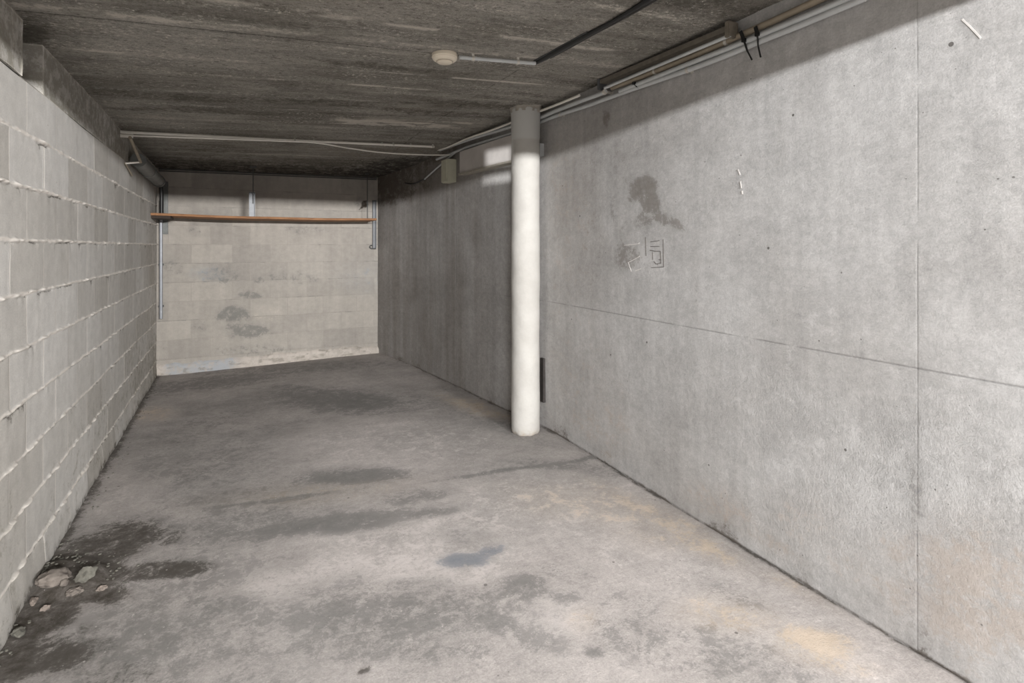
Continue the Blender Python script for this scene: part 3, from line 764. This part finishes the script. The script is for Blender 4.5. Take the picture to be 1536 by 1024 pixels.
# soil pipe in the corner
q0 = on_x(207, 240, XL + .065); q1 = on_x(238, 272, XL + .065)
q0 = Vector((XL + .065, q0.y, q0.z)); q1 = Vector((XL + .065, min(q1.y, YB - .2), q1.z))
t = thing('soil_pipe', 'thick dark grey pipe under the slab where the block wall meets the back wall', 'pipe', q0)
bm = bmesh.new(); tube(bm, [Vector(), q1 - q0], .052, 24, False); bm_obj('pipe', bm, m_soil, t)
for s in (0.45, 0.97):
    bm = bmesh.new(); c = (q1 - q0) * s; dd = (q1 - q0).normalized(); tube(bm, [c - dd * .03, c + dd * .03], .058, 24, False); bm_obj('coupling', bm, m_soil, t)
bm = bmesh.new(); dn = Vector((q1.x, q1.y, q1.z)) - q0
tube(bm, [dn, dn + Vector((0.01, .05, -.03)), dn + Vector((.015, .075, -.09)), dn + Vector((.015, .085, -.30))], .018, 12); bm_obj('outlet_hose', bm, m_black, t)
bm = bmesh.new(); bar(bm, dn + Vector((0, 0, .05)), dn + Vector((0.0, 0, .16)), .02, .02); bm_obj('hanger', bm, m_black, t)

# channel + conduit down the back wall's left edge
zt = on_y(246, 272, YB - .02); zb = on_y(246, 351, YB - .02)
t = thing('wall_channel', 'flat dark grey channel on the back wall behind the left end of the plank', 'channel', (zt.x, YB, zb.z))
bm = bmesh.new()
box(bm, (-0.035, -0.022, 0), (0.035, 0.004, zt.z - zb.z), .003)
bm_obj('channel_body', bm, plain('channel_grey', srgb(112, 114, 112), .5, .3, var=.3), t)
bm = bmesh.new(); box(bm, (-0.018, -0.030, 0.16), (-0.004, -0.022, zt.z - zb.z - .05)); bm_obj('edge_strip', bm, m_metal, t)
zt = on_y(241.5, 300, YB - .04); zb = on_y(241.5, 478, YB - .04)
t = thing('vertical_conduit', 'slim galvanised conduit running down the back wall beside the block wall', 'conduit', (zt.x, YB - .04, zb.z))
bm = bmesh.new(); tube(bm, [Vector(), Vector((0, 0, zt.z - zb.z))], .0155, 14, False); bm_obj('tube', bm, plain('bright_zinc', srgb(168, 172, 178), .4, .3, scale=20), t)
for z in (0.12, 0.55, 1.0):
    bm = bmesh.new(); box(bm, (-.022, -.004, z), (.022, .042, z + .018), .002); bm_obj('clip', bm, m_dark, t)

# plank shelf
SY0, SZ = 6.22, 1.625
m_wood = plain('orange_brown_timber', srgb(168, 124, 88), .8, scale=7, stretch=(1, 12, 12), bump=.2, col2=srgb(128, 90, 62))
pl = on_y(222, 321, SY0); pr = on_y(565.5, 326, 6.28)
def sag(x): return -0.012 * (1 - ((x - (XL + pr.x) / 2) / ((pr.x - XL) / 2)) ** 2)
t = thing('plank_shelf', 'long brown timber plank shelf spanning the front of the back wall', 'shelf', (XL + .004, SY0, SZ))
bm = bmesh.new(); secs = []
for i in range(41):
    x = (pr.x - XL - .008) * i / 40; dz = sag(XL + x) + .0015 * math.sin(x * 7); y0 = 0.06 * i / 40 + .003 * math.sin(x * 5)
    y1 = YB - SY0 - .045
    secs.append([bm.verts.new((x, y, z + dz)) for y, z in ((y0, 0.009), (y0 + .003, .006), (y1, .006), (y1, .030), (y0 + .003, .030), (y0, .027))])
for a, b in zip(secs, secs[1:]):
    for q in range(6): bm.faces.new((a[q], a[(q + 1) % 6], b[(q + 1) % 6], b[q]))
bm.faces.new(secs[0]); bm.faces.new(secs[-1][::-1])
bm_obj('plank', bm, m_wood, t)
bm = bmesh.new(); box(bm, (0.0, .02, -.022), (.16, .33, 0.007), .002); bm_obj('support_batten', bm, plain('dark_timber', srgb(62, 50, 42), .8, var=.3), t)

# middle hanger: threaded rod + channel, standing on the plank
top = on_y(380, 246, 6.30); x = on_y(378, 305, 6.30).x
zs = SZ + .029 + sag(x)
cz = float(ceil(x, 6.30))
t = thing('shelf_hanger', 'steel channel hanger with threaded rod holding the middle of the plank', 'hanger', (x, 6.30, zs))
zc = on_y(378, 288, 6.30).z - zs
bm = bmesh.new()
box(bm, (-.028, 0, -.0), (.028, .004, zc)); box(bm, (-.028, -.026, 0), (-.024, .002, zc)); box(bm, (.024, -.026, 0), (.028, .002, zc))
bm_obj('channel', bm, m_metal, t)
bm = bmesh.new(); tube(bm, [Vector((.01, -.008, zc - .12)), Vector((.01, -.008, cz - zs + .004))], .005, 10, False); bm_obj('rod', bm, m_dark, t)
bm = bmesh.new(); tube(bm, [Vector((.01, -.008, zc - .02)), Vector((.01, -.008, zc - .005))], .011, 6, False); bm_obj('nut', bm, m_metal, t)
bm = bmesh.new(); box(bm, (-.02, -.03, cz - zs - .012), (.04, .02, cz - zs + .004)); bm_obj('ceiling_plate', bm, m_dark, t)
# right hanger
top = on_y(562, 300, YB - .03); bot = on_y(562, 372, YB - .03)
t = thing('shelf_hanger', 'tall narrow steel channel at the right end of the plank near the corner', 'hanger', (top.x, YB, bot.z))
H = top.z - bot.z
bm = bmesh.new(); box(bm, (-.024, -.006, 0), (.020, .006, H)); box(bm, (-.024, -.034, 0), (-.019, 0, H)); box(bm, (.015, -.034, 0), (.020, 0, H)); bm_obj('channel', bm, m_metal, t)
bm = bmesh.new(); tube(bm, [Vector((-.022, -.02, .035)), Vector((-.05, -.02, .03)), Vector((-.055, -.02, .008)), Vector((-.035, -.02, -.005)), Vector((.02, -.02, -.005))], .007, 10); bm_obj('hook', bm, m_dark, t)
rx = on_y(551, 280, 6.45).x; rz = float(ceil(rx, 6.45))
t2 = thing('threaded_rod', 'thin dark rod hanging from the slab near the right end of the plank', 'rod', (rx, 6.45, rz))
bm = bmesh.new(); tube(bm, [Vector((0, 0, .004)), Vector((0, 0, SZ + .030 - rz))], .005, 10, False); bm_obj('rod', bm, m_dark, t2)
bm = bmesh.new(); box(bm, (-.02, -.02, -.01), (.02, .02, .004)); bm_obj('plate', bm, m_dark, t2)

# thin cables under the slab against the back wall
for i, (y0, y1, rr, lab) in enumerate(((252, 259, .006, 'upper of two thin dark cables along the top of the back wall'), (256, 264, .005, 'lower of two thin dark cables along the top of the back wall'))):
    a = on_y(238, y0, YB - .03); b = on_y(400, (y0 + y1) / 2 - 1, YB - .03); c = on_y(565, y1, YB - .03)
    zz = [min(a.z, float(ceil(a.x, YB)) - .012 - .02 * i), min(b.z, float(ceil(b.x, YB)) - .012 - .02 * i), min(c.z, float(ceil(c.x, YB)) - .012 - .02 * i)]
    a.z, b.z, c.z = zz
    conduit('wall_cable', lab, 'cable', [a, b, c], rr, m_dark, (), part='sheath')

# ------------------------------------------------------------------ services on the cast wall
def RW(lst, off): return [on_right(x, y, off) for x, y in lst]
def extend(pts, n=0.8):
    d = (pts[-1] - pts[-2]).normalized(); return pts + [pts[-1] + d * n]
conduit('wall_conduit', 'lowest grey conduit running along the cast wall under the slab and behind the white column', 'conduit',
        RW([(655, 239), (680, 229), (700, 221), (735, 210), (764, 201), (808, 184), (841, 171.5), (880, 159), (911, 147.5), (957, 131), (1032, 105), (1090, 83), (1140, 62), (1200, 38), (1250, 17), (1300, -4)], .030),
        .0125, m_grey, [(on_right(x, y, .030), (0, -1, .0), (1, 0, 0), .03) for x, y in ((841, 171.5), (1032, 105))])
conduit('wall_conduit', 'short grey conduit above the lowest one, ending in a bracket right of the white column', 'conduit',
        RW([(660, 225), (690, 214), (720, 204), (764, 191), (808, 177), (832, 167), (870, 152), (908, 138)], .055),
        .0135, m_grey, [(on_right(907, 138, .055), (0, -1, 0), (1, 0, 0), .055)])
conduit('wall_cable', 'thin white cable curving off the slab and behind the top of the white column', 'cable',
        RW([(621, 228), (650, 225.5), (668, 222), (700, 208), (735, 196), (764, 185), (808, 167.5), (840, 155), (869, 143)], .085),
        .0085, m_white, (), part='sheath')
conduit('wall_conduit', 'grey conduit resting directly above the lowest one and strapped to it by black ties', 'conduit',
        RW([(930, 137), (990, 113), (1040, 93), (1112, 65), (1140, 53), (1200, 28), (1250, 7), (1290, -10)], .036),
        .0125, m_grey, ())
conduit('wall_conduit', 'beige dusty conduit between the slab trunking and the grey conduits', 'conduit',
        RW([(918, 132), (960, 116), (1032, 87), (1112, 52.5), (1170, 27), (1215, 6), (1260, -14)], .026),
        .0145, m_beige, [(on_right(x, y, .026), (0, -1, 0), (1, 0, 0), .026) for x, y in ((983, 107), (1090, 63))])
# unseen spot and slotted mask, added to throw bright patches on casing and wall
src = Vector((-1.2, -2.2, 1.70))
aim = on_right(745, 250, .03)
dr_ = (aim - src).normalized()
sd_ = bpy.data.lights.new('added_patch_spot', 'SPOT'); sd_.energy = 3000; sd_.spot_size = math.radians(9); sd_.spot_blend = .1; sd_.shadow_soft_size = .004
so = bpy.data.objects.new('added_patch_spot', sd_); C.objects.link(so); so.location = src
so.rotation_euler = dr_.to_track_quat('-Z', 'Y').to_euler()
pc = src + dr_ * .8; ax = dr_.cross(Vector((0, 0, 1))).normalized(); ay = ax.cross(dr_).normalized()
def slot(pts):
    uu, vv = [], []
    for p in pts:
        d = p - src; q = src + d * (.8 / d.dot(dr_)) - pc; uu.append(q.dot(ax)); vv.append(q.dot(ay))
    return sorted(uu), sorted(vv)
ua, va = slot([on_right(729, 226, .06), on_right(729, 250, .06), on_right(766, 221, .06), on_right(766, 243, .06)])
ub, vb = slot([on_right(724, 263, 0), on_right(724, 276, 0), on_right(766, 261, 0), on_right(766, 273, 0)])
MP = Matrix((ax, ay, -dr_)).transposed().to_4x4(); MP.translation = pc
a0, a1, a2, a3 = ua[0], ua[-1], (va[0] + va[1]) / 2, (va[2] + va[3]) / 2
b0, b1, b2, b3 = ub[0], ub[-1], (vb[0] + vb[1]) / 2, (vb[2] + vb[3]) / 2
pt = thing('added_light_mask', 'dark two-slot mask added out of view to shape the light of the patch spot', 'plate', pc)  # made-up mask, cuts the spot's beam into two patches
bm = bmesh.new()
for lo, hi in (((-.2, a3), (.2, .2)), ((-.2, -.2), (.2, b2)), ((-.2, b3), (.2, a2)), ((-.2, a2), (a0, a3)), ((a1, a2), (.2, a3)), ((-.2, b2), (b0, b3)), ((b1, b2), (.2, b3))):
    box(bm, (lo[0], lo[1], -.001), (hi[0], hi[1], .001), 0, Matrix.Translation(-pc) @ MP)
bm_obj('plate', bm, m_black, pt, sm=False)
bm = bmesh.new(); tube(bm, [Vector((0, 0, -.19)), Vector((0, 0, -pc.z + .005))], .012, 10, False); bm_obj('stand', bm, m_black, pt)

# slab trunking
a = on_right(903, 126.5, .055); b = on_right(1097, 47, .055)
t = thing('cable_trunking', 'narrow brownish trunking with a pale tube along the slab edge above the cast wall', 'trunking', a)
bm = bmesh.new(); bar(bm, Vector((0, 0, .012)), b - a + Vector((0, 0, .012)), .045, .024, .002); bm_obj('trunk', bm, plain('trunk_brown', srgb(118, 112, 102), .7, var=.3), t)
a2 = on_right(907, 132, .07); b2 = on_right(1096, 52.5, .07)
bm = bmesh.new(); tube(bm, [a2 - a, b2 - a], .0085, 12, False); bm_obj('tube', bm, m_grey, t)
bm = bmesh.new(); box(bm, (-.03, -.012, -.03), (.03, .012, .04), .003, Matrix.Translation(b - a)); bm_obj('end_bracket', bm, plain('bracket_rust', srgb(128, 120, 108), .7, var=.3), t)
bm = bmesh.new(); box(bm, (-.03, -.010, -.035), (.03, .010, .035), .003, Matrix.Translation(a - a)); bm_obj('end_bracket', bm, m_metal, t)

def cable_tie(label, p_top, p_mid, p_end, off=.052):
    a, m, e = on_right(*p_top, off), on_right(*p_mid, off), on_right(*p_end, off * .7)
    t = thing('cable_tie', label, 'cable tie', m, 'black ties around the wall conduits')
    bm = bmesh.new(); bar(bm, a - m, Vector(), .006, .014); bm_obj('strap', bm, m_black, t)
    bm = bmesh.new(); box(bm, (-.007, -.009, -.006), (.007, .009, .008), .001); bm_obj('lock', bm, m_black, t)
    bm = bmesh.new(); bar(bm, Vector(), (e - m) * .5 + Vector((0, .004, 0)), .004, .008); bar(bm, (e - m) * .5 + Vector((0, .004, 0)), e - m, .004, .006); bm_obj('tail', bm, m_black, t)
cable_tie('black cable tie with a long slanting tail, left of the two at the trunking end', (1111, 47), (1116, 61), (1128, 90))
cable_tie('black cable tie with a straight hanging tail, right of the two at the trunking end', (1133, 40), (1136, 52), (1141, 86))
cable_tie('small black cable tie midway along the pale trunking tube', (951, 113), (951, 125), (958, 132))

# sloping conduit & dark cable beyond the junction box
conduit('wall_conduit', 'thin grey conduit sloping down the dark wall left of the cream junction box', 'conduit',
        RW([(683, 228.5), (660, 248), (637, 268.5)], .025), .009, m_grey, ())
conduit('wall_cable', 'short black cable trailing along the dark wall towards the back corner', 'cable',
        RW([(637, 268.5), (625, 274), (617, 276), (608, 274.5)], .02), .007, m_black, (), part='sheath')

# junction box
f0 = on_right(672, 256, 0.045); yy = f0.y; xw = float(XR(yy))
pbn = on_right(684.5, 270, 0.0)
y0 = pbn.y; xw = float(XR(y0)); r_ = ray(669.5, 270); 
depth = 0.10
z0 = 1.945; z1 = 2.165
t = thing('junction_box', 'cream rectangular junction box on the dark wall left of the long duct panel', 'junction box', (xw, y0, z0))
bm = bmesh.new(); box(bm, (-depth + .012, 0, 0), (.03, .15, z1 - z0), .003); bm_obj('housing', bm, m_box, t)
bm = bmesh.new(); box(bm, (-depth, .004, .004), (-depth + .012, .146, z1 - z0 - .004), .003); bm_obj('lid', bm, m_box, t)

# duct panel above the far half of the cast wall
ya_ = on_right(688, 262, .07).y; yb_ = 3.62
t = thing('duct_casing', 'long pale metal casing on the cast wall left of the white column under the cables', 'casing', (float(XR(yb_)), yb_, 1.985))
nseg = 12; ys = np.linspace(yb_, ya_, nseg)
m_duct = plain('painted_duct', srgb(204, 199, 195), .9, var=.15, scale=5)
def strip(name, off0, off1, za, zb, mat):
    bm = bmesh.new(); rows = []
    for y in ys:
        xx = float(XR(y)) - float(XR(yb_))
        rows.append([bm.verts.new((xx - o, y - yb_, z)) for o, z in ((off0, za), (off1, za), (off1, zb), (off0, zb))])
    for a, b in zip(rows, rows[1:]):
        for q in range(4): bm.faces.new((a[q], a[(q + 1) % 4], b[(q + 1) % 4], b[q]))
    bm.faces.new(rows[0]); bm.faces.new(rows[-1][::-1])
    return bm_obj(name, bm, mat, t)
strip('panel', -.02, .060, .014, .215, m_duct)
strip('bottom_flange', -.02, .074, 0.0, .016, plain('flange_paint', srgb(176, 170, 158), .6, var=.2))

# dark plate on the wall at the column's foot, small pale tag near its top
a = on_right(813.5, 537, .012); b = on_right(813.5, 603, .012)
t = bmesh.new(); box(t, (-.010, -.02, 0), (.012, .025, a.z - b.z), .002)
o = bm_obj('wall_plate', t, plain('dark_plate', srgb(74, 70, 68), .5, .4, var=.3)); o.location = (float(XR(a.y)) - .006, a.y, b.z)
tag(o, 'narrow dark metal plate on the cast wall beside the foot of the white column', 'plate')
a = on_right(808, 216, .02); b = on_right(808, 235, .02)
t = bmesh.new(); box(t, (-.02, -.04, 0), (.02, .02, a.z - b.z), .002)
o = bm_obj('cable_cover', t, m_grey); o.location = (float(XR(a.y)) - .012, a.y, b.z)
tag(o, 'small pale grey cover on the cast wall just right of the column near its top', 'cover')

# pencilled frame and marks on the cast wall
m_ink = plain('grey_pencil', srgb(112, 108, 104), .9)
m_chalk = plain('pale_scratch', srgb(226, 222, 218), .9)
def stroke(bm, pix, w=.0035):
    ps = [on_right(x, y, .0012) for x, y in pix]
    for p, q in zip(ps, ps[1:]):
        bar(bm, p, q, .0016, w)
o = None
def marks(name, label, cat, strokes, mat, w=.0035, part='stroke'):
    base = on_right(*strokes[0][0], 0)
    t = thing(name, label, cat, base)
    for q in strokes:
        bm = bmesh.new(); stroke(bm, q, w)
        for v in bm.verts: v.co -= base
        bm_obj(part, bm, mat, t, sm=False)
k1 = 100 / 1280.
def zz(l): return [(930 + x * k1, 340 + y * k1) for x, y in l]
marks('pencil_marking', 'pencilled tall rectangle with tally strokes and a scribbled figure on the cast wall', 'marking',
      [zz([(830, 240), (835, 500), (840, 770), (600, 785)]), zz([(585, 290), (755, 265)]), zz([(585, 380), (755, 375)]), zz([(680, 400), (680, 440)]),
       zz([(575, 450), (680, 470), (775, 470), (780, 600), (785, 700), (690, 715), (650, 665)]), zz([(625, 490), (628, 630)]), zz([(745, 630), (790, 640)]), zz([(490, 200), (500, 560)])], m_ink, .0032)
marks('chalk_scratch', 'white chalky scratches crossing the brown smear left of the pencilled rectangle', 'scratch',
      [zz([(80, 355), (360, 325), (370, 300)]), zz([(150, 690), (250, 640), (385, 560)]), zz([(160, 690), (215, 860)]), zz([(280, 850), (400, 805)])], m_chalk, .003)
marks('white_dash', 'short broken white paint dash high on the cast wall right of the brown smear', 'dash',
      [[(1107, 254), (1110, 262)], [(1110.5, 272), (1112, 282)], [(1113, 286), (1113.5, 291)]], m_chalk, .006)
marks('white_scrape', 'slanting white scrape near the upper right of the cast wall', 'scrape', [[(1443, 29), (1455, 40), (1471, 57)]], m_chalk, .0045)

# ------------------------------------------------------------------ rubble by the block wall
CH = []
def chunk(label, px_, py_, sx, sy, sz, seed, mat, rz=0.0):
    p = on_floor(px_, py_, .02)
    r = random.Random(seed); bm = bmesh.new()
    bmesh.ops.create_icosphere(bm, subdivisions=4, radius=1)
    offs = [Vector((r.uniform(-1, 1), r.uniform(-1, 1), r.uniform(-1, 1))).normalized() for _ in range(14)]
    lim = [r.uniform(.62, .95) for _ in offs]
    for v in bm.verts:
        for n_, l_ in zip(offs, lim):
            dd = v.co.dot(n_)
            if dd > l_: v.co -= n_ * (dd - l_)
        v.co *= 1 + .22 * mnoise.fractal(v.co * 2.2 + Vector((seed, 0, 0)), 1.0, 2.0, 4)
        v.co = Vector((v.co.x * sx, v.co.y * sy, v.co.z * sz))
    o = bm_obj('concrete_chunk', bm, mat); o.rotation_euler = (r.uniform(-.1, .1), r.uniform(-.1, .1), rz)
    p.x = max(p.x, XL + .02 + sx * .95)
    o.location = (p.x, p.y, floor_at(p.x, p.y) + sz * .55)
    CH.append((p.x, p.y, max(sx, sy)))
    tag(o, label, 'rubble', 'broken concrete pieces beside the block wall')
m_ch1 = plain('chunk_grey', srgb(126, 118, 111), .95, scale=25, var=.35, bump=.6)
m_ch2 = plain('chunk_green_grey', srgb(112, 110, 102), .95, scale=30, var=.35, bump=.6)
m_ch3 = plain('chunk_pinkish', srgb(138, 127, 119), .95, scale=30, var=.2, bump=.4)
chunk('largest flat grey concrete chunk lying against the foot of the block wall', 75, 877, .060, .050, .026, 3, m_ch1, .3)
chunk('rounded greenish concrete lump right of the largest chunk', 128, 869, .038, .040, .028, 5, m_ch2, .8)
chunk('small flat chunk just below the greenish lump', 114, 885, .032, .022, .014, 8, m_ch1, .1)
chunk('small pale pebble right of the greenish lump', 153, 877, .018, .014, .011, 9, m_ch3, .2)
chunk('small pinkish lump on the dark patch below the largest chunk', 69, 906, .018, .014, .012, 12, m_ch3, .5)
chunk('pale lump tucked between the largest chunk and the small flat one', 96, 881, .02, .015, .013, 14, m_ch1, .9)
chunk('low grey fragment nearest the camera along the block wall', 26, 945, .022, .03, .014, 16, m_ch2, .4)
chunk('low fragment at the wall foot just below the largest chunk', 50, 897, .014, .03, .012, 18, m_ch3, .2)
# crumbs
bm = bmesh.new(); r = random.Random(4)
for i in range(420):
    if i < 260:
        y = r.uniform(.7, 6.5); x = XL + .015 + abs(r.gauss(0, .035))
    else:
        c = on_floor(120 + r.gauss(0, 40), 862 + r.gauss(0, 16), 0); x, y = max(c.x, XL + .02), c.y
    s = r.uniform(.0015, .006) * (1.0 if i < 260 else 1.1)
    if any(abs(x - cx_) < q + .03 and abs(y - cy_) < q + .03 for cx_, cy_, q in CH): continue
    M = Matrix.Translation((x, y, floor_at(x, y) + s * .4)) @ Matrix.Rotation(r.uniform(0, 6), 4, 'Z') @ Matrix.Diagonal((s * r.uniform(.8, 1.8), s, s * .7, 1))
    bmesh.ops.create_icosphere(bm, subdivisions=1, radius=1, matrix=M)
o = bm_obj('mortar_crumbs', bm, m_ch2); o['kind'] = 'stuff'; tag(o, 'loose mortar crumbs and grit along the foot of the block wall', 'crumbs')
